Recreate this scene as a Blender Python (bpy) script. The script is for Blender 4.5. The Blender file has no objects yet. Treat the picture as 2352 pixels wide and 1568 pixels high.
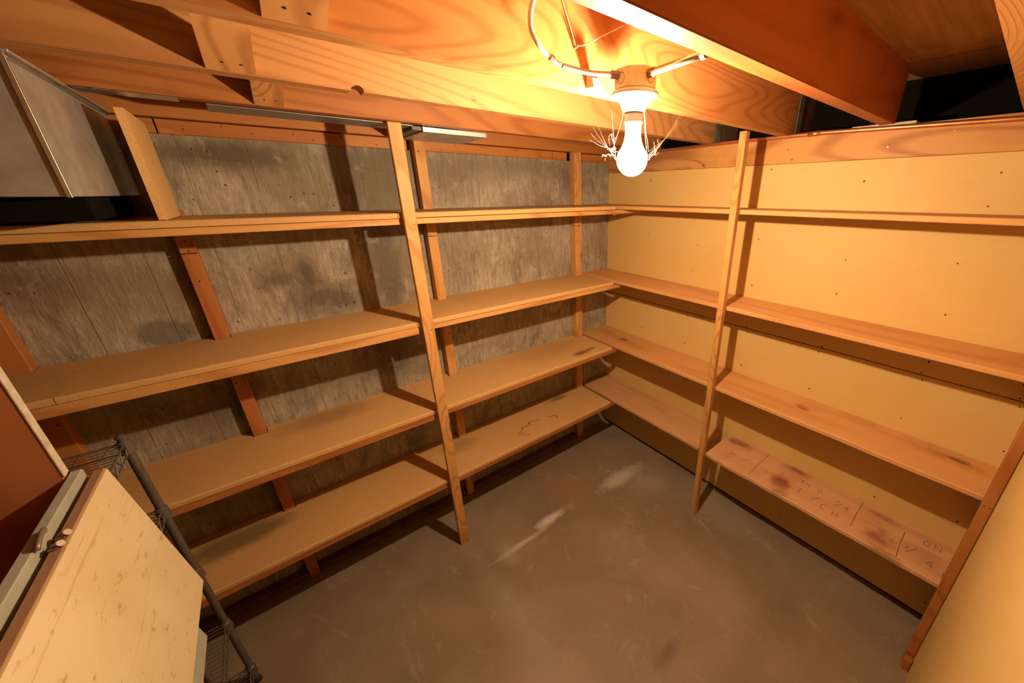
import bpy, bmesh, math, random
from mathutils import Vector, Matrix, noise as mnoise
random.seed(7)
S = 1.25                       # survey units -> metres
SC = bpy.context.scene
COL = SC.collection

# ------------------------------------------------------------------ camera
CAM = Vector((-1.6019, -1.6611, 1.5489)); YAW, PITCH, ROLL = 0.8593, -0.3787, -0.0019
F_PX, CX, CY = 845.37, 1346.72, 780.03
cd = bpy.data.cameras.new('camera'); cam = bpy.data.objects.new('camera', cd); COL.objects.link(cam)
fwd = Vector((math.cos(YAW)*math.cos(PITCH), math.sin(YAW)*math.cos(PITCH), math.sin(PITCH)))
rt = fwd.cross(Vector((0, 0, 1))).normalized(); up = rt.cross(fwd)
r2 = rt*math.cos(ROLL)+up*math.sin(ROLL); u2 = -rt*math.sin(ROLL)+up*math.cos(ROLL)
M = Matrix((r2, u2, -fwd)).transposed().to_4x4(); M.translation = CAM*S
cam.matrix_world = M
cd.sensor_fit = 'HORIZONTAL'; cd.sensor_width = 36.0
cd.lens = F_PX*36.0/2352; cd.shift_x = -(CX-1176)/2352; cd.shift_y = (CY-784)/2352
cd.clip_start = 0.02; cd.clip_end = 50
SC.camera = cam
# ------------------------------------------------------------------ world, exposure
w = bpy.data.worlds.new('world'); SC.world = w; w.use_nodes = True
w.node_tree.nodes['Background'].inputs[0].default_value = (1.0, .62, .36, 1)
w.node_tree.nodes['Background'].inputs[1].default_value = 0.006
SC.view_settings.view_transform = 'Standard'; SC.view_settings.look = 'None'
SC.view_settings.gamma = 1; SC.view_settings.exposure = 0.0; SC.view_settings.use_curve_mapping = False
BULB_COLOR = (1.0, 0.70, 0.42, 1); BULB_STRENGTH = 11600

# ------------------------------------------------------------------ node helpers
class NT:
    def __init__(s, name):
        s.m = bpy.data.materials.new(name); s.m.use_nodes = True; s.t = s.m.node_tree
        s.b = s.t.nodes['Principled BSDF']
    def n(s, typ, **kw):
        x = s.t.nodes.new(typ)
        for k, v in kw.items():
            if k.startswith('i_'): x.inputs[k[2:].replace('_', ' ')].default_value = v
            else: setattr(x, k, v)
        return x
    def l(s, a, b): s.t.links.new(a, b)
    def math(s, op, a, b=None, c=None, clamp=False):
        x = s.n('ShaderNodeMath', operation=op, use_clamp=clamp)
        for i, v in enumerate((a, b, c)):
            if v is None: continue
            if isinstance(v, (int, float)): x.inputs[i].default_value = v
            else: s.l(v, x.inputs[i])
        return x.outputs[0]
    def vec(s, op, a, b=None):
        x = s.n('ShaderNodeVectorMath', operation=op)
        for i, v in enumerate((a, b)):
            if v is None: continue
            if isinstance(v, (tuple, list)): x.inputs[i].default_value = v
            else: s.l(v, x.inputs[i])
        return x.outputs['Value'] if op == 'LENGTH' else x.outputs[0]
    org = (0, 0, 0)
    def coord(s, rnd=True):
        o = s.n('ShaderNodeTexCoord').outputs['Object']
        if s.org != (0, 0, 0): o = s.vec('ADD', o, tuple(v*S for v in s.org))
        if not rnd: return o
        r = s.n('ShaderNodeObjectInfo').outputs['Random']
        k = s.math('MULTIPLY', r, 23.7)
        cb = s.n('ShaderNodeCombineXYZ'); s.l(k, cb.inputs[0]); s.l(k, cb.inputs[1]); s.l(k, cb.inputs[2])
        return s.vec('ADD', o, cb.outputs[0])
    def noise(s, c, scale, detail=3, rough=.55, dist=0, stretch=None):
        if stretch: c = s.vec('MULTIPLY', c, stretch)
        x = s.n('ShaderNodeTexNoise'); s.l(c, x.inputs['Vector'])
        x.inputs['Scale'].default_value = scale; x.inputs['Detail'].default_value = detail
        x.inputs['Roughness'].default_value = rough; x.inputs['Distortion'].default_value = dist
        return x.outputs['Fac']
    def ramp(s, f, a, b, lo=0., hi=1.):
        x = s.n('ShaderNodeMapRange', clamp=True)
        s.l(f, x.inputs[0]); x.inputs[1].default_value = a; x.inputs[2].default_value = b
        x.inputs[3].default_value = lo; x.inputs[4].default_value = hi
        return x.outputs[0]
    def mix(s, f, a, b, mode='MIX'):
        x = s.n('ShaderNodeMix', data_type='RGBA', blend_type=mode)
        if isinstance(f, (int, float)): x.inputs[0].default_value = f
        else: s.l(f, x.inputs[0])
        for i, v in ((6, a), (7, b)):
            if isinstance(v, tuple): x.inputs[i].default_value = v if len(v) == 4 else v+(1,)
            else: s.l(v, x.inputs[i])
        return x.outputs[2]
    def spot(s, c, p, r, soft=.35, wob=None, wamp=.3):
        """mask 1 inside an ellipsoid about p (survey units) of radii r"""
        d = s.vec('SUBTRACT', c, tuple(v*S for v in p))
        d = s.vec('MULTIPLY', d, tuple(1/(v*S) for v in r))
        L = s.vec('LENGTH', d)
        if wob is not None: L = s.math('ADD', L, s.math('MULTIPLY', s.math('SUBTRACT', wob, .5), wamp*2))
        return s.ramp(L, 1+soft, 1-soft)
    def out(s, col, rough=.6, bump=None, bs=.2, bd=.002, spec=.3, metal=0):
        k = .82 if metal < .5 else 1.0          # overall reflectance trim
        if isinstance(col, tuple): s.b.inputs['Base Color'].default_value = tuple(v*k for v in col[:3])+(1,)
        else: s.l(s.mix(1.0, col, (k, k, k), 'MULTIPLY'), s.b.inputs['Base Color'])
        if isinstance(rough, (int, float)): s.b.inputs['Roughness'].default_value = rough
        else: s.l(rough, s.b.inputs['Roughness'])
        s.b.inputs['Specular IOR Level'].default_value = spec
        s.b.inputs['Metallic'].default_value = metal
        if bump is not None:
            x = s.n('ShaderNodeBump'); x.inputs['Strength'].default_value = bs; x.inputs['Distance'].default_value = bd
            s.l(bump, x.inputs['Height']); s.l(x.outputs[0], s.b.inputs['Normal'])
        return s.m

def wood(name, light, dark, axis, freq=62, knots=True, rough=.55, contrast=.55, spots=(), knot_col=(.16, .045, .015), org=(0, 0, 0)):
    m = NT(name); m.org = org
    raw = m.coord(False); c = m.coord(True)
    st = {'X': (.16, 1, 1), 'Y': (1, .16, 1), 'Z': (1, 1, .16)}[axis]
    st2 = {'X': (.03, 1, 1), 'Y': (1, .03, 1), 'Z': (1, 1, .03)}[axis]
    field = m.noise(c, 3.2, 1.5, .45, .2, st)
    kn = None
    if knots:
        v = m.n('ShaderNodeTexVoronoi'); v.inputs['Scale'].default_value = 1.0
        vs = {'X': (1.5, 5, 5), 'Y': (5, 1.5, 5), 'Z': (5, 5, 1.5)}[axis]
        m.l(m.vec('MULTIPLY', c, vs), v.inputs['Vector'])
        kd = v.outputs['Distance']
        bump = m.ramp(kd, .34, 0, 0, .22)
        field = m.math('ADD', field, bump)
        kn = m.ramp(kd, .075, .045)
    ring = m.math('SINE', m.math('MULTIPLY', field, freq*6.283/4))
    ring = m.ramp(ring, -.2, 1.0)
    ring = m.math('POWER', ring, 1.6)
    fine = m.noise(c, 90, 3, .6, 0, st2)
    tone = m.noise(c, 2.2, 2, .5, 0, st)
    f = m.math('MULTIPLY', ring, contrast)
    f = m.math('ADD', f, m.math('MULTIPLY', m.math('SUBTRACT', fine, .5), .45))
    f = m.math('ADD', f, m.math('MULTIPLY', m.math('SUBTRACT', tone, .5), .9), clamp=True)
    col = m.mix(f, light, dark)
    if kn is not None: col = m.mix(m.math('MULTIPLY', kn, .75), col, knot_col)
    grime = m.noise(c, 7, 4, .65)
    col = m.mix(m.ramp(grime, .58, .8, 0, .25), col, tuple(v*.45 for v in dark))
    wob = m.noise(raw, 14, 3, .6)
    for (p, r, cc, a, soft) in spots:
        k = m.math('MULTIPLY', m.spot(raw, p, r, soft, wob, .8), m.ramp(ring, -.4, .9))
        col = m.mix(m.math('MULTIPLY', k, a), col, cc)
    return m.out(col, rough, m.math('ADD', ring, fine), .12, .0012, .3)

# lumber tones
L_FIR, D_FIR = (.70, .375, .125), (.44, .155, .030)
L_RED, D_RED = (.52, .205, .055), (.36, .105, .022)
MAT = {}
for ax in 'XYZ':
    MAT['fir'+ax] = wood('fir_lumber_'+ax.lower(), L_FIR, D_FIR, ax)
    MAT['red'+ax] = wood('reddish_fir_lumber_'+ax.lower(), L_RED, D_RED, ax, freq=40)
    MAT['pine'+ax] = wood('pine_board_'+ax.lower(), (.74, .39, .15), (.50, .21, .065), ax, freq=26, contrast=.4, rough=.6)
L_J, D_J = (.60, .285, .095), (.36, .125, .032)
MAT['joist1'] = wood('joist_lumber_second', (.44, .165, .045), (.28, .08, .018), 'X', freq=60, knots=False)
MAT['joist2'] = wood('joist_lumber_grainy', (.55, .27, .10), (.34, .13, .038), 'X', freq=150, contrast=.5, knots=False, org=(-2.99, -.652, 1.75), spots=[((-1.105, -.652, 1.772), (.008, .02, .006), (.30, .09, .02), .9, .3), ((-1.41, -.652, 1.758), (.03, .02, .012), (.45, .17, .05), .6, .5)])
MAT['joist3'] = wood('joist_lumber_behind_bulb', L_J, D_J, 'X', freq=190, contrast=.45, knots=False)
MAT['joist4'] = wood('joist_lumber_dark_red', (.42, .125, .030), (.27, .06, .014), 'X', freq=46, contrast=.35, knots=False, org=(-2.99, -1.292, 1.75), spots=[((-.62, -1.292, 1.85), (.03, .02, .05), (.16, .04, .01), .6, .6), ((-.45, -1.292, 1.84), (.02, .02, .06), (.16, .04, .01), .5, .6), ((-.25, -1.292, 1.86), (.015, .02, .03), (.13, .03, .01), .6, .5)])
MAT['brace'] = wood('brace_lumber', (.62, .31, .11), (.36, .13, .035), 'Y', freq=90, contrast=.6)
MAT['band'] = wood('figured_band_board', (.66, .34, .11), (.34, .11, .03), 'Y', freq=60, contrast=.65,
    spots=[((0, -.20, 1.70), (.03, .26, .05), (.40, .17, .08), .65, .4), ((0, -.42, 1.675), (.03, .14, .02), (.74, .45, .2), .6, .2),
           ((0, -1.56, 1.69), (.03, .07, .02), (.45, .18, .07), .8, .3)])
MAT['pine3'] = wood('pine_third_shelf', (.74, .39, .15), (.50, .21, .065), 'Y', freq=26, contrast=.4, rough=.6, knots=False, org=(-.1, -.9, 0), spots=[
    ((-.09, -1.26, .737), (.018, .022, .03), (.20, .06, .03), .9, .3), ((-.06, -1.285, .737), (.03, .05, .03), (.42, .18, .08), .5, .6),
    ((-.035, -1.70, .737), (.035, .09, .03), (.30, .12, .06), .6, .5), ((-.05, -1.72, .737), (.012, .03, .03), (.12, .04, .02), .8, .3),
    ((-.10, -.26, .737), (.022, .028, .03), (.24, .10, .05), .75, .25)])
MAT['base4'] = wood('knotty_pine_bottom_shelf', (.76, .43, .22), (.56, .28, .12), 'Y', freq=22, contrast=.3, knots=False, rough=.6, org=(-.1, -.9, 0), spots=[
    ((-.02, -1.01, .38), (.05, .055, .03), (.30, .08, .05), .75, .45), ((-.17, -1.00, .38), (.06, .03, .03), (.34, .12, .07), .5, .6),
    ((-.04, -1.275, .38), (.05, .05, .03), (.26, .06, .03), .8, .4), ((-.165, -1.255, .38), (.055, .035, .03), (.26, .05, .02), .85, .4),
    ((-.21, -1.285, .375), (.02, .03, .02), (.05, .015, .01), .95, .3),
    ((-.06, -1.60, .38), (.045, .05, .03), (.32, .10, .05), .7, .5), ((-.18, -1.615, .38), (.055, .04, .03), (.27, .05, .02), .85, .4),
    ((-.222, -1.655, .375), (.02, .045, .02), (.05, .015, .01), .9, .3), ((-.10, -1.74, .38), (.10, .05, .03), (.40, .22, .13), .4, .7)])
MAT['base4l'] = wood('pale_pine_bottom_shelf', (.70, .40, .20), (.52, .26, .115), 'Y', freq=24, contrast=.35, knots=False, org=(-.1, -.9, 0), spots=[
    ((-.08, -.28, .38), (.02, .06, .03), (.16, .11, .07), .5, .6), ((-.07, -.52, .38), (.03, .06, .03), (.15, .11, .08), .6, .6),
    ((-.09, -.68, .38), (.03, .09, .03), (.25, .17, .11), .45, .7), ((-.16, -.40, .38), (.03, .09, .03), (.40, .2, .1), .5, .7)])

def particle(name, spots=(), rings=()):
    m = NT(name); m.org = (-1.3, -.16, 0) if spots else (0, 0, 0); raw = m.coord(False); c = m.coord(True)
    a = m.noise(c, 260, 2, .7); b = m.noise(c, 90, 3, .7); t = m.noise(c, 1.6, 3, .6)
    col = m.mix(m.ramp(a, .3, .72), (.62, .36, .135), (.80, .505, .215))
    col = m.mix(m.ramp(b, .62, .75, 0, .5), col, (.42, .24, .10))
    col = m.mix(m.ramp(t, .45, .7, 0, .35), col, (.56, .33, .14))
    wob = m.noise(raw, 9, 4, .6)
    for (p, r, cc, al, soft) in spots:
        col = m.mix(m.math('MULTIPLY', m.spot(raw, p, r, soft, wob, .55), al), col, cc)
    wob2 = m.noise(raw, 16, 4, .65)
    for (p, r, cc, al) in rings:
        d = m.vec('MULTIPLY', m.vec('SUBTRACT', raw, tuple(v*S for v in p)), tuple(1/(v*S) for v in r))
        L = m.math('ADD', m.vec('LENGTH', d), m.math('MULTIPLY', m.math('SUBTRACT', wob2, .5), 1.7))
        e = m.math('ABSOLUTE', m.math('SUBTRACT', L, 1.0))
        k = m.math('MULTIPLY', m.ramp(e, .10, .02), m.ramp(m.noise(raw, 7, 2, .5), .42, .5))
        col = m.mix(m.math('MULTIPLY', k, al), col, cc)
    return m.out(col, .75, a, .15, .001, .2)
MAT['particle'] = particle('particle_board')
DK = (.20, .11, .05)
MAT['particle3'] = particle('particle_board_third_shelf', [((-1.57, -.06, .737), (.14, .06, .03), (.34, .19, .085), .6, .5),
    ((-.42, -.245, .737), (.05, .02, .02), (.16, .07, .03), .85, .5), ((-.34, -.235, .737), (.03, .012, .02), (.17, .08, .035), .8, .5),
    ((-.55, -.10, .737), (.18, .10, .03), (.44, .25, .10), .45, .6)])
MAT['particle4'] = particle('particle_board_bottom_shelf', [((-1.93, -.10, .382), (.15, .055, .03), (.15, .11, .035), .75, .3),
    ((-1.1, -.10, .382), (.07, .05, .03), (.3, .18, .08), .5, .5), ((-.45, -.06, .382), (.06, .02, .02), (.2, .13, .06), .7, .4)],
    [((-.69, -.215, .382), (.11, .045, .05), (.14, .06, .025), .9), ((-.79, -.225, .382), (.03, .03, .05), (.2, .09, .04), .7)])

# concrete foundation wall
m = NT('board_formed_concrete'); c = m.coord(False)
big = m.noise(c, 2.3, 5, .62); streak = m.noise(c, 55, 5, .8, .25, (1, 1, .15)); med = m.noise(c, 16, 6, .75, .5, (1, 1, .3)); grit = m.noise(c, 120, 3, .7)
col = m.mix(m.ramp(streak, .34, .64), (.30, .265, .21), (.56, .51, .42))
col = m.mix(m.ramp(big, .46, .62, 0, .7), col, (.27, .21, .14))
col = m.mix(m.ramp(med, .56, .70, 0, .7), col, (.16, .125, .08))
col = m.mix(m.ramp(grit, .62, .74, 0, .5), col, (.16, .13, .10))
v = m.n('ShaderNodeTexVoronoi'); v.inputs['Scale'].default_value = 26; m.l(c, v.inputs['Vector'])
pits = m.math('MULTIPLY', m.ramp(v.outputs['Distance'], .13, .08), m.ramp(m.noise(c, 5, 2, .5), .5, .6))
col = m.mix(m.math('MULTIPLY', pits, .8), col, (.07, .055, .04))
wob = m.noise(c, 22, 4, .7, 0, (1, 1, .5))
for p, r, cc, a, sf in [((-1.24, 0, 1.27), (.05, .1, .20), (.13, .11, .08), .75, .5), ((-1.20, 0, 1.60), (.20, .1, .10), (.16, .12, .08), .6, .7),
      ((-1.45, 0, 1.18), (.12, .1, .05), (.09, .08, .07), .75, .5), ((-1.58, 0, 1.27), (.06, .1, .03), (.10, .085, .07), .6, .6),
      ((-1.892, 0, 1.148), (.055, .1, .045), (.20, .18, .15), .85, .15), ((-2.10, 0, 1.33), (.10, .1, .05), (.14, .11, .06), .7, .7),
      ((-1.98, 0, 1.30), (.13, .1, .10), (.25, .18, .10), .5, .7), ((-.75, 0, 1.67), (.6, .1, .05), (.15, .12, .08), .55, .9),
      ((-.30, 0, 1.62), (.04, .1, .08), (.17, .13, .09), .6, .6), ((-.9, 0, 1.62), (.08, .1, .10), (.2, .16, .11), .6, .7),
      ((-1.62, 0, 1.66), (.16, .1, .04), (.16, .13, .09), .6, .7), ((-1.35, 0, .86), (.2, .1, .07), (.17, .13, .1), .5, .8),
      ((-.95, 0, 1.25), (.06, .1, .12), (.19, .15, .11), .5, .8), ((-1.20, 0, 1.45), (.12, .1, .30), (.17, .145, .105), .6, .12), ((-1.50, 0, 1.28), (.03, .1, .05), (.1, .08, .06), .7, .5), ((-1.62, 0, 1.66), (.12, .1, .03), (.11, .09, .06), .7, .5), ((-1.28, 0, .93), (.10, .1, .10), (.13, .105, .08), .7, .5), ((-1.9, 0, .87), (.2, .1, .06), (.15, .12, .08), .6, .7), ((-1.72, 0, .55), (.03, .1, .05), (.5, .43, .3), .5, .6)]:
    col = m.mix(m.math('MULTIPLY', m.spot(c, p, r, sf, wob, .7), a), col, cc)
sx = m.n('ShaderNodeSeparateXYZ'); m.l(c, sx.inputs[0])
fr = m.math('FRACT', m.math('MULTIPLY', m.math('ADD', sx.outputs[0], 10.03), 1/.19))
seam = m.ramp(m.math('ABSOLUTE', m.math('SUBTRACT', fr, .5)), .012, .004)
col = m.mix(m.math('MULTIPLY', seam, .18), col, (.14, .11, .08))
h = m.math('SUBTRACT', m.math('ADD', m.math('MULTIPLY', streak, 1.0), m.math('MULTIPLY', grit, .5)), m.math('ADD', pits, m.math('MULTIPLY', seam, .3)))
blot = m.noise(c, 5.5, 6, .72, .6, (1, 1, .6))
col = m.mix(m.ramp(blot, .52, .64, 0, .45), col, (.15, .12, .085))
col = m.mix(m.ramp(m.noise(c, 9, 5, .7, .3), .58, .68, 0, .35), col, (.66, .60, .50))
MAT['concrete'] = m.out(col, .85, h, .8, .005, .2)

# floor slab
m = NT('worn_concrete_floor'); c = m.coord(False)
b1 = m.noise(c, 1.7, 5, .6, .4); b2 = m.noise(c, 6, 5, .65, .8); g = m.noise(c, 150, 3, .7)
col = m.mix(m.ramp(b1, .35, .68), (.27, .205, .135), (.40, .315, .22))
col = m.mix(m.ramp(b2, .55, .75, 0, .45), col, (.40, .36, .30))
col = m.mix(m.ramp(g, .35, .7, 0, .35), col, (.18, .15, .115))
col = m.mix(m.ramp(m.noise(c, 3.1, 4, .6, .6), .58, .72, 0, .3), col, (.35, .22, .12))
wob = m.noise(c, 9, 5, .7, 1.0)
for p, r, cc, a, sf in [((-.82, -.47, 0), (.07, .025, .1), (.75, .71, .64), .95, .5), ((-1.0, -.50, 0), (.12, .012, .1), (.62, .58, .5), .8, .6),
      ((-1.08, -.50, 0), (.03, .06, .1), (.50, .47, .4), .5, .7), ((-1.2, -.75, 0), (.05, .25, .1), (.40, .36, .3), .5, .8),
      ((-.33, -.50, 0), (.13, .04, .1), (.66, .62, .55), .8, .6), ((-.22, -.62, 0), (.10, .09, .1), (.48, .45, .39), .5, .8),
      ((-.60, -.33, 0), (.10, .12, .1), (.45, .26, .13), .5, .9), ((-.12, -.95, 0), (.08, .22, .1), (.36, .34, .28), .6, .8),
      ((-.85, -1.23, 0), (.06, .02, .1), (.12, .09, .06), .5, .6), ((-.1, -.18, 0), (.06, .06, .1), (.2, .18, .16), .5, .8)]:
    col = m.mix(m.math('MULTIPLY', m.spot(c, p, r, sf, wob, .9), a), col, cc)
wisp = m.noise(c, 5, 6, .7, 2.5, (1, .5, 1)); col = m.mix(m.ramp(wisp, .58, .68, 0, .45), col, (.46, .42, .36))
speck = m.n('ShaderNodeTexVoronoi'); speck.inputs['Scale'].default_value = 17; m.l(c, speck.inputs['Vector'])
col = m.mix(m.ramp(speck.outputs['Distance'], .05, .03, 0, .6), col, (.10, .07, .05))
MAT['floor'] = m.out(col, m.ramp(b2, .3, .7, .45, .65), m.math('ADD', g, b2), .15, .002, .35)

# painted hardboard panel of right wall
m = NT('yellow_painted_panel'); c = m.coord(False)
t = m.noise(c, 1.4, 4, .6); f = m.noise(c, 60, 3, .6, 0, (1, .2, 1)); s1 = m.noise(c, 12, 4, .65)
col = m.mix(m.ramp(t, .35, .7), (.80, .56, .215), (.74, .49, .17))
col = m.mix(m.ramp(f, .5, .8, 0, .25), col, (.66, .44, .19))
col = m.mix(m.ramp(s1, .62, .8, 0, .3), col, (.62, .40, .17))
MAT['panel'] = m.out(col, .55, f, .05, .001, .3)
def plain(name, col, rough=.5, metal=0, spec=.4, var=.15, scale=30):
    m = NT(name); c = m.coord(True); n = m.noise(c, scale, 4, .6)
    return m.out(m.mix(m.ramp(n, .3, .7), tuple(v*(1-var) for v in col), tuple(min(1, v*(1+var)) for v in col)), rough, n, .05, .001, spec, metal)
MAT['galv'] = plain('galvanised_steel', (.50, .50, .48), .48, .75, .5, .2, 14)
MAT['strap'] = plain('grey_metal_strap', (.30, .30, .29), .45, .7)
MAT['copper'] = plain('copper_pipe', (.62, .27, .13), .38, .85, .5, .15)
MAT['screw'] = plain('bright_screw_steel', (.75, .72, .65), .25, .9)
MAT['nail'] = plain('dark_nail_steel', (.05, .035, .025), .6, .3)
MAT['rustscrew'] = plain('weathered_screw_steel', (.28, .22, .18), .5, .6)
MAT['box'] = plain('cream_coated_junction_box', (.86, .78, .56), .5)
MAT['porcelain'] = plain('white_porcelain', (.86, .83, .76), .25, 0, .5, .03)
MAT['brass'] = plain('lamp_base_metal', (.80, .72, .55), .3, .7)
MAT['cable'] = plain('off_white_cable_sheath', (.78, .72, .62), .45)
MAT['armor'] = plain('steel_cable_sleeve', (.45, .40, .35), .4, .6)
MAT['wire'] = plain('thin_pale_wire', (.72, .62, .48), .5)
MAT['rack'] = plain('dull_chrome_rack', (.17, .145, .12), .5, .5)
MAT['cap'] = plain('black_rubber_foot', (.03, .03, .03), .7)
MAT['dark'] = plain('dark_aged_shaded_board', (.16, .08, .045), .8, 0, .2, .3, 9)
MAT['void'] = plain('unlit_void_black', (.006, .0045, .003), .98, 0, .1)  # near-black colour standing in for deep shade, no soot
MAT['sheath'] = plain('grey_flashing', (.17, .165, .15), .7, .2, .3, .35, 16)
MAT['pencil'] = plain('pencil_graphite', (.11, .10, .085), .7)
MAT['seamdark'] = plain('dark_gap', (.05, .03, .02), .9)
MAT['frameblock'] = plain('cabinet_hidden_core', (.3, .2, .12), .8)
m = NT('subfloor_boards'); c = m.coord(False)
f = m.noise(c, 60, 3, .6, 0, (.06, 1, 1)); t = m.noise(c, 3, 4, .6, .5)
sx = m.n('ShaderNodeSeparateXYZ'); m.l(c, sx.inputs[0])
col = m.mix(m.ramp(f, .3, .7), (.52, .31, .13), (.38, .21, .085))
col = m.mix(m.ramp(t, .55, .72, 0, .6), col, (.16, .08, .035))
fr = m.math('FRACT', m.math('MULTIPLY', m.math('ADD', sx.outputs[0], 10.4), 1/1.22))
col = m.mix(m.ramp(m.math('ABSOLUTE', m.math('SUBTRACT', fr, .5)), .004, .002, 0, .8), col, (.05, .03, .02))
MAT['subfloor'] = m.out(col, .75, f, .2, .002, .2)
# old white paint, worn
m = NT('worn_cream_paint'); c = m.coord(True)
st = m.noise(c, 110, 4, .65, .2, (1, .18, .4)); t = m.noise(c, 4, 4, .6); st2 = m.noise(c, 60, 4, .7, .1, (1, .04, 1))
col = m.mix(m.ramp(t, .35, .7), (.78, .69, .45), (.68, .56, .33))
col = m.mix(m.ramp(st, .60, .70, 0, .7), col, (.42, .24, .11))
col = m.mix(m.ramp(st2, .60, .68, 0, .5), col, (.45, .28, .14))
MAT['cream'] = m.out(col, .6, st, .2, .001, .3)
MAT['rawedge'] = wood('bare_weathered_edge', (.40, .23, .14), (.20, .085, .045), 'Y', freq=60, contrast=.6, knots=False)
MAT['greygreen'] = plain('grey_green_paint', (.40, .42, .35), .6, 0, .3, .1, 20)
MAT['whiteedge'] = plain('worn_grey_white_edge', (.62, .57, .47), .7, 0, .3, .25, 40)
MAT['plyred'] = wood('red_brown_plywood', (.50, .20, .08), (.28, .085, .03), 'Z', freq=18, contrast=.45, knots=False, rough=.45)
m = NT('lit_bulb_glass'); e = m.n('ShaderNodeEmission'); e.inputs[0].default_value = BULB_COLOR; e.inputs[1].default_value = 80
tr = m.n('ShaderNodeBsdfTransparent'); mx = m.n('ShaderNodeMixShader'); mx.inputs[0].default_value = .25
m.l(tr.outputs[0], mx.inputs[1]); m.l(e.outputs[0], mx.inputs[2])
m.l(mx.outputs[0], m.t.nodes['Material Output'].inputs[0]); MAT['bulb'] = m.m
m = NT('glowing_filament_core'); e = m.n('ShaderNodeEmission'); e.inputs[0].default_value = BULB_COLOR; e.inputs[1].default_value = BULB_STRENGTH
m.l(e.outputs[0], m.t.nodes['Material Output'].inputs[0]); MAT['core'] = m.m
m = NT('cobweb_silk'); m.out((.85, .8, .7), .6); m.b.inputs['Alpha'].default_value = .6; MAT['web'] = m.m

# ------------------------------------------------------------------ geometry helpers (survey units in, metres out)
def tag(o, label=None, cat=None, group=None, kind=None):
    if label: o['label'] = label
    if cat: o['category'] = cat
    if group: o['group'] = group
    if kind: o['kind'] = kind
    return o
def empty(name, base, label, cat, group=None):
    o = bpy.data.objects.new(name, None); COL.objects.link(o); o.location = Vector(base)*S
    o.empty_display_size = .05
    return tag(o, label, cat, group)
def origin(parent):
    v = Vector((0, 0, 0))
    while parent is not None: v += parent.location; parent = parent.parent
    return v
def link(name, bm, mat, parent=None, base=None, smooth=False):
    """bm in survey units; base: own origin for a top-level mesh"""
    off = origin(parent)
    loc = Vector(base)*S if base is not None else Vector((0, 0, 0))
    for v in bm.verts: v.co = v.co*S-off-loc
    bmesh.ops.recalc_face_normals(bm, faces=bm.faces)
    me = bpy.data.meshes.new(name); bm.to_mesh(me); bm.free()
    mats = mat if isinstance(mat, (list, tuple)) else [mat]
    for mm in mats: me.materials.append(MAT[mm])
    if smooth:
        for p in me.polygons: p.use_smooth = True
    o = bpy.data.objects.new(name, me); COL.objects.link(o); o.location = loc
    if parent is not None: o.parent = parent
    return o
def boxbm(x0, x1, y0, y1, z0, z1, bev=.0015, bm=None):
    own = bmesh.new()
    vs = [own.verts.new((x, y, z)) for x in (x0, x1) for y in (y0, y1) for z in (z0, z1)]
    for f in ((0, 1, 3, 2), (4, 6, 7, 5), (0, 4, 5, 1), (2, 3, 7, 6), (0, 2, 6, 4), (1, 5, 7, 3)): own.faces.new([vs[i] for i in f])
    if bev: bmesh.ops.bevel(own, geom=own.edges[:]+own.verts[:], offset=bev, segments=1, affect='EDGES', profile=.5)
    if bm is None: return own
    me = bpy.data.meshes.new('t'); own.to_mesh(me); own.free(); bm.from_mesh(me); bpy.data.meshes.remove(me)
    return bm
def box(name, x0, x1, y0, y1, z0, z1, mat, parent=None, bev=.0015, base=None):
    return link(name, boxbm(x0, x1, y0, y1, z0, z1, bev), mat, parent, base)
def prism(bm, quad0, quad1, bev=.0):
    """hexahedron between two quads"""
    a = [bm.verts.new(v) for v in quad0]; b = [bm.verts.new(v) for v in quad1]
    n = len(a); bm.faces.new(a); bm.faces.new(b[::-1])
    for i in range(n): bm.faces.new((a[i], a[(i+1) % n], b[(i+1) % n], b[i]))
    return bm
def tube(bm, pts, r, seg=8, cap=True):
    pts = [Vector(p) for p in pts]; rings = []
    rr = r if isinstance(r, (list, tuple)) else [r]*len(pts)
    pn = None
    for i, p in enumerate(pts):
        t = (pts[min(i+1, len(pts)-1)]-pts[max(i-1, 0)]).normalized()
        if pn is None:
            a = Vector((0, 0, 1)) if abs(t.z) < .9 else Vector((1, 0, 0)); n1 = t.cross(a).normalized()
        else: n1 = (pn-t*pn.dot(t)).normalized()
        pn = n1; n2 = t.cross(n1)
        rings.append([bm.verts.new(p+(n1*math.cos(2*math.pi*k/seg)+n2*math.sin(2*math.pi*k/seg))*rr[i]) for k in range(seg)])
    for a, b in zip(rings, rings[1:]):
        for k in range(seg): bm.faces.new((a[k], a[(k+1) % seg], b[(k+1) % seg], b[k]))
    if cap: bm.faces.new(rings[0]); bm.faces.new(rings[-1][::-1])
    return bm
def lathe(bm, cx, cy, prof, seg=24):
    rings = []
    for r, z in prof:
        rings.append([bm.verts.new((cx+r*math.cos(2*math.pi*k/seg), cy+r*math.sin(2*math.pi*k/seg), z)) for k in range(seg)])
    for a, b in zip(rings, rings[1:]):
        for k in range(seg): bm.faces.new((a[k], a[(k+1) % seg], b[(k+1) % seg], b[k]))
    bm.faces.new(rings[0]); bm.faces.new(rings[-1][::-1]); return bm
def smooth_path(pts, n=6):
    P = [Vector(p) for p in pts]; out = []
    for i in range(len(P)-1):
        p0, p1, p2, p3 = P[max(i-1, 0)], P[i], P[i+1], P[min(i+2, len(P)-1)]
        for k in range(n):
            t = k/n
            out.append(.5*((2*p1)+(p2-p0)*t+(2*p0-5*p1+4*p2-p3)*t*t+(3*p1-p0-3*p2+p3)*t**3))
    return out+[P[-1]]
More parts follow.
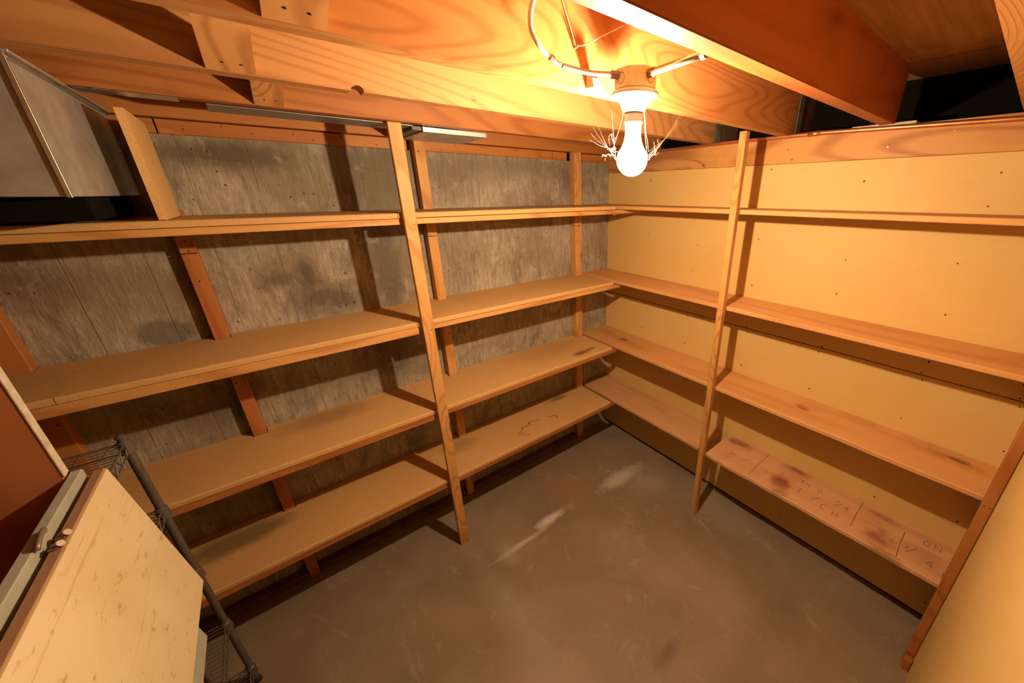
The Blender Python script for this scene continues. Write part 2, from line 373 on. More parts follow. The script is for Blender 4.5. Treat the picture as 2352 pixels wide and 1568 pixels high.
def disc(name, p, nrm, r, mat, parent, th=.0015, dome=True):
    bm = bmesh.new(); n = Vector(nrm).normalized(); p = Vector(p)
    tube(bm, [p-n*th, p, p+n*th*.6, p+n*th], [r, r, r*.8, r*.35], 10)
    return link(name, bm, mat, parent)

# ------------------------------------------------------------------ setting
XW = -3.0
def struct(name, *a, **k): return tag(box(name, *a, **k), kind='structure')
struct('floor', XW-.1, .3, -2.6, .12, -.06, 0, 'floor', bev=0)
struct('wall_left', XW, .25, 0, .12, -.02, 1.705, 'concrete', bev=0)
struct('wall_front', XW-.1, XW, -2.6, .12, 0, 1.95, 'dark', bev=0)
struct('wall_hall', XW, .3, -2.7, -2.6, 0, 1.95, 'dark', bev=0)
struct('ceiling', XW-.1, .24, -2.7, .12, 1.902, 1.93, 'subfloor', bev=0)
# right wall: recessed core, two painted sheets with a seam, fixing nails
wr = struct('wall_right', .014, .10, -1.95, 0, 0, 1.655, 'seamdark', bev=0)
box('wall_panel', 0, .0135, -1.95, -.0015, .020, .968, 'panel', wr, bev=.001)
box('wall_panel', 0, .0135, -1.95, -.0015, .9715, 1.652, 'panel', wr, bev=.001)
for y in (-.31, -.62, -.93, -1.245, -1.555, -1.79):
    for z in (1.63, 1.585, 1.52, 1.34, 1.195, 1.00, .978, .952, .81, .62, .455, .25, .10):
        if z == 1.63 and y not in (-1.555, -.93, -.31) or z == 1.585 and y != -1.245 or z == 1.52 and y != -1.555: continue
        jy, jz = random.uniform(-.012, .012), random.uniform(-.03, .03)*(0 if z in (.978, .952, 1.585) else 1)
        disc('nail', (0, y+jy, z+jz), (-1, 0, 0), random.uniform(.0022, .0034), 'nail', wr, .0006)
# near wall whose panel fills the lower right of the view, with a doorway beside it
wb = struct('wall_back', -1.15, 0, -1.92, -1.8135, 0, 1.74, 'panel', bev=.001)
struct('wall_back_left', XW, -2.05, -1.92, -1.82, 0, 1.74, 'panel', bev=.001)
# sill plate on the concrete, bottom plate on the slab, top plate over the right wall
bm = bmesh.new(); x = XW
for x0, x1 in ((XW, -1.745), (-1.742, -1.085), (-1.074, -.395), (-.392, -.305), (-.20, -.004)): boxbm(x0, x1, -.006, .09, 1.7055, 1.742, .0015, bm)
tag(link('trim_1', bm, 'redX'), kind='structure')
tag(box('trim_2', -.004, .10, -1.95, -.002, 1.6525, 1.745, 'band', bev=.0015), kind='structure')
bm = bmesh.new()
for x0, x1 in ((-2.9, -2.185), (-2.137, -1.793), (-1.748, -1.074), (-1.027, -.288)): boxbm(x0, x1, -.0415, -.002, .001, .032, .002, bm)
tag(link('trim_3', bm, 'dark'), kind='structure')  # dark wood, toned down further to stand in for shade under the shelf
for k in range(26):
    o = disc('nail', (-2.2+k*.083+random.uniform(-.02, .02), -.006, 1.723+random.uniform(-.01, .012)), (0, -1, 0), .002, 'nail', bpy.data.objects['trim_1'], .0006)
for y, z, mt, r in ((-1.29, 1.685, 'screw', .0042), (-1.44, 1.715, 'screw', .003), (-1.60, 1.70, 'nail', .003), (-.24, 1.69, 'nail', .003), (-.62, 1.665, 'nail', .003), (-1.0, 1.665, 'nail', .0025), (-.98, 1.70, 'nail', .002)):
    disc('nail', (-.004, y, z), (-1, 0, 0), r, mt, bpy.data.objects['trim_2'], .0012)
# rim boards behind the joist ends; two coloured near black for the unlit void
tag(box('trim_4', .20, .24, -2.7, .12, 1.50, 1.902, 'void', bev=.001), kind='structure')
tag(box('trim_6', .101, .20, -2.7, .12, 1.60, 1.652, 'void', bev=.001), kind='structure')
tag(box('trim_5', XW, .115, .02, .045, 1.745, 1.902, 'redX', bev=.001), kind='structure')

# ------------------------------------------------------------------ joists
ZB, ZT = 1.750, 1.9015
jl = [('second joist out from the concrete wall', -.344, -.304, .030, 'joist1', 'orange fir joist, the one the tall post of the concrete-wall shelving butts under'),
      (None, -.652, -.612, .008, 'joist2', 'pale grainy fir joist with a half-round knot hole in its lower edge'),
      (None, -.970, -.932, .042, 'joist3', 'fir joist lit brightest, directly behind the bare bulb'),
      (None, -1.292, -1.250, .002, 'joist4', 'large dark red joist nearer than the bulb, with a glowing bottom edge'),
      (None, -1.605, -1.562, .10, 'joist3', 'joist crossing the top right corner of the view, nearest the camera')]
for i, (_, y0, y1, xe, mt, lab) in enumerate(jl):
    bm = bmesh.new()
    prof = [(XW+.01, ZB), ]
    if i == 1:
        for k in range(9):
            a = math.pi-math.pi*k/8
            prof.append((-1.368+.0125*math.cos(a), ZB+.011*math.sin(a)))
    prof += [(xe, ZB), (xe, ZT), (XW+.01, ZT)]
    prism(bm, [(x, y0, z) for x, z in prof], [(x, y1, z) for x, z in prof])
    es = [e for e in bm.edges if abs(e.verts[0].co.z-ZB) < 1e-5 and abs(e.verts[1].co.z-ZB) < 1e-5 and abs(e.verts[0].co.x-e.verts[1].co.x) > .3]
    bmesh.ops.bevel(bm, geom=es, offset=.002, segments=2, affect='EDGES')
    tag(link('floor_joist', bm, mt, base=(XW+.01, y0, ZB)), lab, 'joist', 'floor joists overhead')
tag(box('floor_joist', XW+.01, -.001, -.022, .0185, ZB-.005, ZT, 'redX', base=(XW+.01, -.022, ZB)), 'reddish joist lying along the top of the concrete wall', 'joist', 'floor joists overhead')
# diagonal bridging between joists
def bridging(x0, x1, ya, yb, lab, nails=True):
    t = .022; za, zt = ZB+.001, ZT-.004
    e = empty('bridging_brace', ((x0+x1)/2, ya, za), lab, 'brace', 'diagonal braces between joists')
    bm = bmesh.new()
    q = [(ya, za), (yb, zt-t), (yb, zt), (ya, za+t)]
    prism(bm, [(x0, y, z) for y, z in q], [(x1, y, z) for y, z in q])
    link('brace_board', bm, 'brace', e)
    if nails:
        d = Vector((0, yb-ya, zt-t-za)).normalized(); nn = Vector((0, -d.z, d.y)); nn = -nn if nn.z > 0 else nn
        for fx in (.35, .72):
            p = Vector((x0+(x1-x0)*fx, ya, za))+d*.022
            disc('nail', p, nn, .0022, 'nail', e, .001)
bridging(-1.600, -1.532, -.6525, -.9315, 'knotty light brace rising from the grainy joist, the left one with the knot')
bridging(-1.531, -1.473, -.3445, -.6115, 'narrow brace with V-shaped grain under the grainy joist, above the leaning divider')
bridging(-1.533, -1.465, -.9705, -1.2495, 'brace cut off by the top edge of the frame, furthest from the concrete wall')
# metal splice strips, the joists carrying on past the wall, and a shim
for y0, x, lab, lab2 in ((-.652, .010, 'dark grey metal strip at the end of the joist with the knot hole', 'dark joist end seen past the grey strip, left of the yellow-wall post top'),
                   (-.970, .045, 'dark grey metal strip at the end of the joist behind the bulb', 'dark joist end seen past the grey strip, right of the yellow-wall post top')):
    e = empty('metal_strip', (x, y0, 1.752), lab, 'metal strip', 'metal strips at joist ends')
    box('strip', x, x+.040, y0-.0035, y0-.0005, 1.7465, 1.90, 'sheath', e, bev=.0004)
    for zz in (1.762, 1.80, 1.85):
        disc('nail', (x+.010, y0-.0035, zz), (0, -1, 0), .002, 'screw', e, .0006); disc('nail', (x+.031, y0-.0035, zz-.004), (0, -1, 0), .002, 'screw', e, .0006)
    tag(box('floor_joist', x+.0415, .198, y0, y0+.04, ZB, ZT, 'dark', base=(x+.06, y0, ZB)), lab2, 'joist', 'floor joists overhead')
tag(box('shim_board', -.003, .09, -1.345, -1.175, 1.7455, 1.7535, 'whiteedge', base=(0, -1.26, 1.7455)), 'thin pale board lying on the top plate behind the copper pipe', 'board')
# copper pipe
e = empty('copper_pipe', (-.011, 0, 1.73), 'long copper water pipe along the top of the yellow wall', 'pipe')
bm = bmesh.new(); tube(bm, [(-.0115, -.04, 1.738), (-.0115, -.33, 1.7405), (-.0115, -.75, 1.7455), (-.0115, -1.1, 1.7445), (-.0115, -1.57, 1.729), (-.0115, -1.80, 1.722)], .0072, 14); link('pipe', bm, 'copper', e, smooth=True)
bm = bmesh.new(); tube(bm, [(-.0115, -1.045, 1.7445), (-.0115, -1.085, 1.7445)], .0084, 14); link('coupling', bm, 'copper', e, smooth=True)
for y in (-1.044, -1.086):
    bm = bmesh.new(); tube(bm, [(-.0115, y-.0008, 1.7445), (-.0115, y+.0008, 1.7445)], .0089, 14); link('solder_ring', bm, 'screw', e)

# ------------------------------------------------------------------ shelving on the concrete wall
ZS = [1.4905, 1.1124, .7374, .3817]
TH = .017
un = empty('storage_shelving', (-1.3, -.16, 0), 'built-in wooden shelving with four deep particle-board shelves along the bare concrete wall', 'shelving')
def shelf_profile(bm, x0, x1, yf, yb, z, th, r=.006):
    pts = [(yb, z), (yf+r, z)]
    for k in range(1, 5):
        a = math.pi/2*k/4; pts.append((yf+r-r*math.sin(a), z-r+r*math.cos(a)))
    pts += [(yf, z-th+.001), (yf+.001, z-th), (yb, z-th)]
    return prism(bm, [(x0, y, zz) for y, zz in pts], [(x1, y, zz) for y, zz in pts])
left_end, xend = -2.75, (-.2384, -.2367, -.2355, -.2349)
for i, z in enumerate(ZS):
    mt = ('particle', 'particle', 'particle3', 'particle4')[i]
    yf = -.3005
    segs = [(left_end, -1.2392), (-1.239, xend[i]-.001)]
    if i == 1: segs = [(left_end, -2.052), (-2.0505, -1.2392), (-1.239, xend[i]-.001)]
    for k, (x0, x1) in enumerate(segs):
        bm = bmesh.new(); yy = yf+(.003 if x1 < -1 else 0)
        shelf_profile(bm, x0, x1, yy, -.0455, z-(.0008 if x1 < -1 else 0), TH)
        # tongues between the wall battens
        cuts = [-2.183, -2.139, -1.792, -1.7495, -1.073, -1.028, -.287, -.2355]
        xs = [x0]+[c_ for c_ in cuts if x0 < c_ < x1]+[x1]
        for a, b in zip(xs, xs[1:]):
            mid = (a+b)/2
            if any(cuts[j] < mid < cuts[j+1] for j in range(0, 8, 2)): continue
            boxbm(a, b, -.0460, -.002, z-(.0008 if x1 < -1 else 0)-TH, z-(.0008 if x1 < -1 else 0), 0, bm)
        sh = link('shelf_board', bm, mt, un)
    for k, (x0, x1) in enumerate([(left_end, -1.2305), (-1.188, -.002)]):
        yy = yf+(.005 if k == 0 else .002)
        # the lip under each board; its right-hand length runs on beneath the next wall's shelf
        zl = z-(.0465 if k == 0 and i else .0375); dz_ = (0, 0, .003, .005)[i] if k == 0 else 0
        box('shelf_lip', x0, x1, yy, yy+.018, zl+dz_, z-TH-.0022+dz_*.5, 'firX' if i < 2 else 'redX', un, bev=.0012)
    for xc in (-2.161, -1.770, -1.05, -.26):
        box('shelf_cleat', xc-.012, xc+.012, -.280, -.044, z-.036, z-TH-.0026, 'redY', un, bev=.001)
# wall battens (rear uprights), pieced between shelves
for x0, x1, zt, y in ((-2.181, -2.141, 1.48, -.042), (-1.789, -1.752, 1.505, -.042), (-1.070, -1.031, 1.7445, -.042), (-.284, -.238, 1.7445, -.042)):
    zs = [0.001, .42, ZS[1]+.33, zt]
    for a, b in ((.001, .345), (.346, ZS[1]+.27), (ZS[1]+.272, zt)):
        if b <= a: continue
        bt = box('wall_batten', x0, x1, y, -.0015, a, b, 'redZ' if x0 < -1.5 else 'firZ', un, bev=.0015)
    for zz in (1.42, 1.39, .95, 1.70 if zt > 1.6 else 1.30):
        disc('nail', ((x0+x1)/2+random.uniform(-.01, .01), y, zz), (0, -1, 0), .0026, 'nail', un, .0006)
# front post
fp = box('front_post', -1.2290, -1.1895, -.3215, -.3035, 0, 1.7495, 'firZ', un, bev=.002)
fp2 = None
for z, r in ((1.457, .0042), (1.083, .004), (.708, .0035), (.352, .003)):
    disc('screw', (-1.201, -.3215, z), (0, -1, 0), r, 'screw', fp, .0014)
# vertical divider board standing on the top shelf
bm = bmesh.new()
q = [(-.243, 1.4895), (-.060, 1.4895), (-.040, 1.700), (-.085, 1.735), (-.243, 1.742)]
q = [(-.293, 1.4910), (-.0435, 1.4910), (-.0435, 1.7225), (-.293, 1.7240)]
prism(bm, [(-1.757, y, z) for y, z in q], [(-1.772, y, z) for y, z in q])
tag(link('divider_board', bm, 'particle', base=(-1.765, -.15, 1.4910)), 'upright particle-board divider standing on the top shelf beside the metal duct', 'board')

# ------------------------------------------------------------------ shelving on the yellow wall
ur = empty('storage_shelving', (-.1, -.9, 0), 'built-in wooden shelving with four narrow pine shelves along the yellow wall', 'shelving')
XF = -.2065
def live_board(name, x0, x1, y0, y1, z, th, mt, wav=.002, seed=0):
    bm = bmesh.new(); N = 40; prev = None; rows = []
    for k in range(N+1):
        y = y0+(y1-y0)*k/N
        w_ = wav*(mnoise.noise(Vector((y*6, seed, 0)))+.5*mnoise.noise(Vector((y*22, seed, 3))))
        xf = x0+w_
        rows.append([bm.verts.new(v) for v in ((x1, y, z), (xf+.002, y, z), (xf, y, z-.002), (xf, y, z-th+.002), (xf+.002, y, z-th), (x1, y, z-th))])
    for a, b in zip(rows, rows[1:]):
        for j in range(6): bm.faces.new((a[j], a[(j+1) % 6], b[(j+1) % 6], b[j]))
    bm.faces.new(rows[0]); bm.faces.new(rows[-1][::-1])
    return link(name, bm, mt, ur)
for i, z in enumerate(ZS[:3]):
    live_board('shelf_board', XF, -.0015, -1.8115, -.0015, z, TH, 'pine3' if i == 2 else 'pineY', .0022, i*5.1)
live_board('shelf_board', XF-.004, -.0015, -.893, -.0015, ZS[3]-.001, TH, 'base4l', .003, 20)
b4 = live_board('shelf_board', XF-.016, -.0015, -1.8115, -.9395, ZS[3]+.001, TH+.001, 'base4', .006, 31)
b4['label'] = 'knotty board with pencil marks'
def post_r(y0, y1, lean, xo, mt='redZ'):
    bm = bmesh.new(); z1 = 1.7495
    q0 = [(xo-.0265, y0, 0), (xo, y0, 0), (xo, y1, 0), (xo-.0265, y1, 0)]
    q1 = [(x, y+lean, z1) for x, y, _ in q0]
    prism(bm, q0, q1); bmesh.ops.bevel(bm, geom=bm.edges[:], offset=.002, segments=1, affect='EDGES')
    return link('front_post', bm, mt, ur)
pr_ = post_r(-.9385, -.9125, .010, -.2240+.0125, 'firZ')
p2 = post_r(-1.8125, -1.7885, 0, -.2240+.0125)
box('post_foot_block', -.262, -.2385, -1.812, -1.790, 0, .05, 'redZ', ur, bev=.001)
for z in (1.475, 1.103, .728, .37):
    for dy in (-.006, .006):
        disc('nail', (-.2385, -.9255+.010*z/1.75+dy, z), (-1, 0, 0), .0017, 'nail', pr_, .0006)
        disc('nail', (-.2385, -1.8005+dy, z), (-1, 0, 0), .0017, 'nail', p2, .0006)
# pencil marks on the knotty bottom board
pm = []; zp = ZS[3]+.0013
def stroke(pts, w_=.0011):
    bm = pm[-1]
    P = [Vector((x, y, 0)) for x, y in pts]
    for a, b in zip(P, P[1:]):
        d = (b-a).normalized(); n_ = Vector((-d.y, d.x, 0))*w_; a2 = a-d*w_*.5; b2 = b+d*w_*.5
        vs = [bm.verts.new((p.x, p.y, zz)) for zz in (zp, zp+.0002) for p in (a2-n_, a2+n_, b2+n_, b2-n_)]
        for f in ((0, 3, 2, 1), (4, 5, 6, 7), (0, 1, 5, 4), (1, 2, 6, 5), (2, 3, 7, 6), (3, 0, 4, 7)): bm.faces.new([vs[k] for k in f])
def glyph(ch, x, y, h, w_=.0007):
    pm.append(bmesh.new())
    G = {'1': [[(.5, 0), (.5, 1)]], '/': [[(0, 0), (.7, 1)]], 'N': [[(0, 0), (0, 1), (.7, 0), (.7, 1)]], 'M': [[(0, 0), (0, 1), (.4, .4), (.8, 1), (.8, 0)]],
         '0': [[(.35, 0), (.05, .25), (.05, .75), (.35, 1), (.65, .75), (.65, .25), (.35, 0)]], '4': [[(.5, 0), (.5, 1), (0, .35), (.75, .35)]],
         'X': [[(0, 0), (.7, 1)], [(0, 1), (.7, 0)]], '2': [[(0, .8), (.3, 1), (.65, .75), (.5, .4), (0, 0), (.7, 0)]],
         'I': [[(.1, 0), (.6, 0)], [(.35, 0), (.35, 1)], [(.1, 1), (.6, 1)]], 'H': [[(0, 0), (0, 1)], [(.65, 0), (.65, 1)], [(0, .5), (.65, .5)]],
         'C': [[(.65, .85), (.35, 1), (.05, .7), (.05, .3), (.35, 0), (.65, .15)]], '3': [[(0, .9), (.4, 1), (.6, .75), (.2, .5), (.6, .25), (.4, 0), (0, .1)]]}
    for s_ in G[ch]: stroke([(x-v_*0+(-u_*0)+(v_-.5)*h*.0-(1-v_)*h+h*.5+random.uniform(-.0006, .0006), y-u_*h*.8) for u_, v_ in s_], w_)
for ch, x, y, h in (('N', -.055, -1.755, .030), ('0', -.060, -1.725, .030), ('/', -.135, -1.690, .045), ('X', -.13, -1.685, .02), ('4', -.155, -1.745, .035), ('1', -.175, -1.775, .04),
                    ('4', -.068, -1.315, .026), ('N', -.072, -1.340, .022), ('0', -.075, -1.385, .026), ('I', -.135, -1.325, .030), ('/', -.13, -1.385, .035),
                    ('2', -.095, -1.455, .034), ('4', -.095, -1.485, .03), ('C', -.155, -1.42, .03), ('H', -.16, -1.465, .03), ('M', -.13, -1.02, .03), ('1', -.13, -1.18, .03), ('/', -.12, -1.08, .04)):
    glyph(ch, x, y, h)
for yy, xa, xb in ((-1.145, -.005, -.205), (-1.529, -.012, -.18), (-1.672, -.055, -.205)): pm.append(bmesh.new()); stroke([(xa, yy), ((xa+xb)/2, yy+.001), (xb, yy-.002)], .0009)
for bm in pm: link('pencil_mark', bm, 'pencil', b4)

# ------------------------------------------------------------------ bare bulb fixture
FX, FY = -.9445, -1.052
lt = empty('ceiling_light', (FX, FY, 1.745), 'bare glowing light bulb in a white porcelain holder under the joists', 'light')
bm = bmesh.new(); prof = []
R8 = [(.0445*math.cos(math.pi/8+k*math.pi/4), .0445*math.sin(math.pi/8+k*math.pi/4)) for k in range(8)]
prism(bm, [(FX+x, FY+y, 1.7415) for x, y in R8], [(FX+x, FY+y, 1.778) for x, y in R8]); bmesh.ops.bevel(bm, geom=bm.edges[:], offset=.003, segments=2, affect='EDGES')
jb = link('junction_box', bm, 'box', lt)
for ang in (200, 250, 300):
    a = math.radians(ang); n_ = Vector((math.cos(round((a-math.pi/8*0)/(math.pi/4))*math.pi/4), math.sin(round(a/(math.pi/4))*math.pi/4), 0))
    bm = bmesh.new(); p = Vector((FX, FY, 1.760))+n_*.0412; pts = []
    s_ = n_.cross(Vector((0, 0, 1)))
    pts = [p+(s_*math.cos(2*math.pi*k/16)+Vector((0, 0, 1))*math.sin(2*math.pi*k/16))*.0095 for k in range(17)]
    tube(bm, pts, .0006, 4); link('knockout', bm, 'rustscrew', jb)
bm = bmesh.new(); lathe(bm, FX, FY, [(.030, 1.7412), (.0475, 1.7405), (.049, 1.7365), (.047, 1.731), (.036, 1.729), (.030, 1.722), (.0255, 1.712), (.0225, 1.705), (.0175, 1.7045)], 32)
link('lamp_holder', bm, 'porcelain', lt, smooth=True)
bm = bmesh.new(); lathe(bm, FX, FY, [(.0150, 1.7042), (.0185, 1.702), (.0185, 1.694), (.0195, 1.692), (.0195, 1.686), (.0175, 1.683)], 24)
link('bulb_base', bm, 'porcelain', lt, smooth=True)
def bulb_prof():
    pts = [(.0170, 1.6828), (.0165, 1.672), (.0168, 1.662), (.0195, 1.650), (.0240, 1.640)]
    R, zc = .0335, 1.6165
    for k in range(1, 12):
        a = math.radians(38-k*(128/11)); pts.append((max(R*math.cos(a), .0008), zc+R*math.sin(a)))
    return pts
bm = bmesh.new(); lathe(bm, FX, FY, bulb_prof(), 32); bu = link('bulb', bm, 'bulb', lt, smooth=True)
bm = bmesh.new(); lathe(bm, FX, FY, [(.0008, 1.628), (.009, 1.625), (.0125, 1.6165), (.009, 1.608), (.0008, 1.605)], 16); link('filament', bm, 'core', bu, smooth=True)
# mounting strap to the joist
bm = bmesh.new(); boxbm(FX-.062, FX-.040, -.9712-.034, -.9712, 1.752, 1.7535, .0003, bm); boxbm(FX-.062, FX-.028, -.9735, -.9712, 1.752, 1.775, .0003, bm)
link('mounting_strap', bm, 'galv', lt)
# short conduit to the near joist
e = empty('conduit', (-.96, -1.10, 1.765), 'short shiny steel conduit from the bulb box to the dark red joist', 'pipe')
bm = bmesh.new(); tube(bm, [(-.953, -1.098, 1.7645), (-.985, -1.2490, 1.7575)], .0062, 14); link('tube', bm, 'screw', e, smooth=True)
bm = bmesh.new(); tube(bm, [(-.951, -1.094, 1.7650), (-.955, -1.112, 1.7640)], .0082, 8); link('connector', bm, 'rustscrew', e)
bm = bmesh.new(); tube(bm, [(-.9805, -1.232, 1.7583), (-.983, -1.2415, 1.7579)], .0072, 14); link('coupling', bm, 'galv', e)
# cable looping to the joist bay
e = empty('electrical_cable', (-1.0, -1.02, 1.77), 'curved pale electrical cable looping up left of the bulb box', 'cable')
path = smooth_path([(-1.105, -1.03, 1.901), (-1.150, -1.01, 1.860), (-1.158, -1.00, 1.820), (-1.142, -1.00, 1.794), (-1.114, -1.00, 1.779), (-1.092, -1.005, 1.7705), (-1.040, -1.02, 1.7655), (-.9915, -1.04, 1.7665)], 8)
bm = bmesh.new(); tube(bm, path[:40], .0046, 10); link('cable_sheath', bm, 'cable', e, smooth=True)
bm = bmesh.new(); tube(bm, path[39:], .0046, 10); link('metal_sleeve', bm, 'armor', e, smooth=True)
bm = bmesh.new(); tube(bm, [path[31], path[33]], .0062, 10); link('clamp', bm, 'rustscrew', e)
bm = bmesh.new(); tube(bm, [(-.997, -1.035, 1.7668), (-.984, -1.043, 1.7664)], .0075, 8); link('connector', bm, 'rustscrew', e)
# thin wire bent over a nail
e = empty('thin_wire', (-1.037, -.972, 1.818), 'thin bent wire hooked on a nail in the joist above the bulb', 'wire')
bm = bmesh.new(); tube(bm, [(-1.072, -.973, 1.895), (-1.036, -.9745, 1.819), (-1.03, -.99, 1.8175), (-1.0, -1.10, 1.835), (-.985, -1.2490, 1.850)], .0013, 6); link('wire', bm, 'wire', e)
bm = bmesh.new(); tube(bm, [(-1.037, -.9705, 1.8165), (-1.040, -.986, 1.8150)], .0022, 6); link('nail', bm, 'rustscrew', e)
# cobwebs
bm = bmesh.new(); C0 = Vector((FX, FY, 1.62))
def strand(a, b, r=.0003, sag=.004):
    a, b = Vector(a), Vector(b); n = 5
    tube(bm, [a.lerp(b, k/n)+Vector((random.uniform(-1, 1), random.uniform(-1, 1), 0))*.0012-Vector((0, 0, sag*math.sin(math.pi*k/n))) for k in range(n+1)], r, 3, False)
bR, bL = Vector((FX+.027, FY-.022, 1.614)), Vector((FX-.027, FY+.023, 1.616))
for k in range(4): strand(bR+Vector((0, 0, k*.006)), (-.625+k*.010, -.9325, 1.7495), .0007 if k < 2 else .0003)
strand(bR+Vector((.01, .01, .01)), (FX+.026, FY, 1.733), .00016); strand(bR+Vector((.006, .004, .02)), (FX+.04, FY+.01, 1.731), .00015)
strand(bR+Vector((.0, 0, .012)), (FX+.05, -.999, 1.690), .0003); strand((FX+.018, FY, 1.668), (FX+.060, -1.0, 1.655), .0002)
for k in range(4): strand(bL+Vector((0, 0, k*.007)), (FX-.062-k*.006, FY+.052, 1.690-k*.012), .00018)
strand(bL, (FX-.035, FY+.03, 1.7060), .00018); strand(bL+Vector((-.01, 0, .02)), (FX-.020, FY, 1.731), .00014)
for k in range(14):
    a = bL+Vector((random.uniform(-.024, .004), random.uniform(-.006, .016), random.uniform(0, .050)))
    strand(a, a+Vector((random.uniform(-.02, .02), random.uniform(-.01, .01), random.uniform(-.012, .012))), .00008, -.004)
for k in range(8):
    a = bR.lerp(Vector((-.61, -.932, 1.749)), random.uniform(0, .7)); strand(a, a+Vector((random.uniform(-.02, .02), random.uniform(-.01, .01), random.uniform(-.0, .03))), .0001)
tag(link('cobweb', bm, 'web', base=(FX, FY, 1.62)), 'wispy cobweb strands strung around the glowing bulb', 'cobweb', kind='stuff')

# ------------------------------------------------------------------ ducts
d = empty('metal_duct', (-1.823, -.3, 1.543), 'large galvanised sheet metal duct at the upper left beside the divider board', 'duct')
box('bulb_light_blocker', -2.7, -1.845, -.40, -.006, 1.498, 1.544, 'void', d, bev=.002)  # added black box, keeps bulb light off the wall beneath the duct
box('duct_body', -2.7, -1.823, -.602, -.004, 1.545, 1.7435, 'galv', d, bev=.0015)
bm = bmesh.new(); boxbm(-1.8225, -1.8195, -.6055, -.6005, 1.5435, 1.7430, .0005, bm); boxbm(-1.8255, -1.8195, -.6060, -.6025, 1.5435, 1.7430, .0005, bm)
link('corner_seam', bm, 'screw', d)
box('top_flange', -1.8225, -1.8150, -.6020, -.014, 1.7445, 1.7485, 'galv', d, bev=.0004)
bm = bmesh.new(); boxbm(-1.8240, -1.8195, -.5985, -.010, 1.7375, 1.7405, .0004, bm); link('side_bead', bm, 'strap', d)
d = empty('metal_duct', (-1.0, -.2, 1.735), 'shallow galvanised duct box under the joist by the two posts, near the concrete wall', 'duct')
box('duct_box', -1.118, -.893, -.298, -.060, 1.7335, 1.7485, 'galv', d, bev=.001)
bm = bmesh.new()
bm.free()
for x in (-1.1155, -.8965): box('end_seam', x-.0035, x+.0035, -.2995, -.2978, 1.7333, 1.7487, 'screw', d, bev=.0008)
box('duct_pan', -1.62, -1.150, -.302, -.190, 1.7465, 1.7488, 'strap', d, bev=.0005)
box('duct_collar', -1.150, -1.119, -.292, -.075, 1.7375, 1.7487, 'sheath', d, bev=.001)
e = empty('strap_plate', (-1.72, -.24, 1.74), 'flat grey metal strap with two screws, left of the leaning divider top', 'metal strip')
box('plate', -1.785, -1.664, -.341, -.288, 1.7475, 1.7493, 'screw', e, bev=.0004)
for x in (-1.752, -1.695): disc('screw', (x, -.315, 1.7475), (0, 0, -1), .0045, 'rustscrew', e, .0012)
box('plate_tab', -1.84+.03, -1.786, -.335, -.290, 1.7475, 1.7495, 'sheath', e, bev=.0004)

# ------------------------------------------------------------------ wire rack
RX0, RX1, RY0, RY1 = -2.42, -1.972, -.612, -.362
rk = empty('wire_rack', (-2.19, -.487, 0), 'dull chrome wire shelving rack standing in the corner behind the painted cabinet', 'rack')
for (x, y) in ((RX1, RY1), (RX1, RY0), (RX0, RY1), (RX0, RY0)):
    bm = bmesh.new(); tube(bm, [(x, y, .02), (x, y, 1.0)], .0088, 14)
    for k in range(38): tube(bm, [(x, y, .035+k*.0255), (x, y, .0362+k*.0255)], .0097, 12)
    po = link('post', bm, 'rack', rk, smooth=False)
    bm = bmesh.new(); lathe(bm, x, y, [(.004, .0), (.013, .001), (.013, .01), (.0085, .022)], 12); link('foot', bm, 'cap', po)
    bm = bmesh.new(); lathe(bm, x, y, [(.0105, 1.0), (.0105, 1.004), (.004, 1.008)], 12); link('post_cap', bm, 'rack', po)
for z in (.985, .772, .540, .305, .075):
    bm = bmesh.new(); r = .0021
    A = [(RX0, RY0), (RX1, RY0), (RX1, RY1), (RX0, RY1)]
    for zz in (z, z-.026):
        for k in range(4):
            a, b = A[k], A[(k+1) % 4]; tube(bm, [(a[0], a[1], zz), (b[0], b[1], zz)], r, 6)
    for k in range(4):                       # zigzag truss between upper and lower rim wires
        a, b = Vector(A[k]), Vector(A[(k+1) % 4]); n = int((b-a).length/.022); pts = []
        for j in range(n+1):
            p = a.lerp(b, j/n); pts.append((p.x, p.y, z if j % 2 else z-.026))
        tube(bm, pts, .0014, 5)
    n = 17
    for k in range(1, n): y = RY0+(RY1-RY0)*k/n; tube(bm, [(RX0, y, z+.002), (RX1, y, z+.002)], .0012, 5)
    for x in (RX0+.15, RX0+.30): tube(bm, [(x, RY0, z-.001), (x, RY1, z-.001)], .0016, 5)
    wsx = link('wire_shelf', bm, 'rack', rk)
    for (x, y) in A:
        bm = bmesh.new(); lathe(bm, x, y, [(.0100, z-.030), (.0140, z-.028), (.0125, z+.004), (.0100, z+.006)], 14); link('collar', bm, 'rack', wsx)

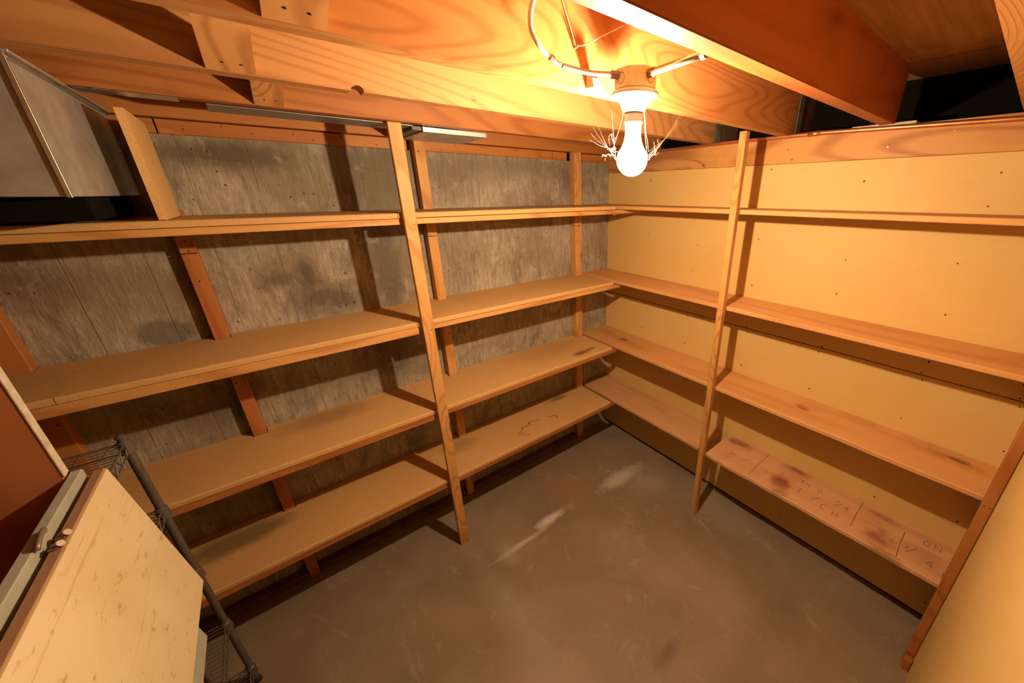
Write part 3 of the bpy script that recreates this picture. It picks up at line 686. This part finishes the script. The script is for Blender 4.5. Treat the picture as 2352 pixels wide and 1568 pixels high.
# ------------------------------------------------------------------ old painted cabinet with hanging door
cb = empty('painted_cabinet', (-2.3, -1.0, 0), 'old grey-green cabinet with red-brown plywood end and worn cream panel hung on its front', 'cabinet')
ye, yn, xf = -.716, -1.42, -1.945
sp = box('side_panel', -2.60, xf-.003, ye, ye+.016, 0, 1.50, 'plyred', cb, bev=.001)
box('panel_edge', xf-.003, xf+.0, ye-.001, ye+.0165, 1.108, 1.50, 'whiteedge', sp, bev=.0008)
box('side_panel', -2.60, xf-.003, yn-.016, yn, 0, 1.50, 'plyred', cb, bev=.001)
box('back_panel', -2.615, -2.601, yn-.016, ye+.016, 0, 1.50, 'plyred', cb, bev=.001)
box('cabinet_floor', -2.60, xf-.004, yn, ye, .60, .615, 'plyred', cb, bev=.001)
fr_ = box('front_rail', xf, xf+.014, yn-.016, ye+.0165, .60, 1.106, 'greygreen', cb, bev=.0015)
# tilted cream panel: top hinge line near the rail, bottom swung out into the room
bm = bmesh.new()
def slab(x_top, x_bot, z_top, z_bot, th, y0, y1, ych=None):
    d = Vector((x_bot-x_top, 0, z_bot-z_top)).normalized(); n_ = Vector((-d.z, 0, d.x)); n_ = n_ if n_.x > 0 else -n_
    a = Vector((x_top, 0, z_top)); b = Vector((x_bot, 0, z_bot))
    q = [a, b, b-n_*th, a-n_*th]
    prism(bm, [(p.x, y0, p.z) for p in q], [(p.x, y1, p.z) for p in q])
    return n_
slab(-1.908, -1.8735, 1.0935, .768, .0022, yn, -.700); n_ = None
dr = link('hanging_panel', bm, 'cream', cb)
bm = bmesh.new(); slab(-1.9105, -1.8765, 1.0960, .770, .0120, yn, -.6985); e1 = link('panel_core', bm, 'rawedge', dr)
bm = bmesh.new(); slab(-1.9235, -1.8800, 1.060, .706, .0060, yn, -.790); link('panel_backing', bm, 'greygreen', dr)
e1['label'] = 'bare brown edge'
# latch with two screws
la = link('latch', tube(bmesh.new(), smooth_path([(-1.932, -.872, 1.1055), (-1.931, -.870, 1.1105), (-1.929, -.885, 1.1125), (-1.927, -.908, 1.1105), (-1.928, -.911, 1.1055)], 4), .0028, 8), 'rustscrew', cb, smooth=True)
for y, x in ((-.882, -1.9120), (-.905, -1.9130)):
    bm = bmesh.new(); tube(bm, [(x-.004, y, 1.0965), (x, y-.001, 1.1000), (x+.002, y-.002, 1.1015)], [.0022, .0022, .0045], 10); link('screw', bm, 'rustscrew', cb)
    box('latch_plate', x-.010, x-.001, y-.006, y+.008, 1.0962, 1.0985, 'rustscrew', cb, bev=.0005)
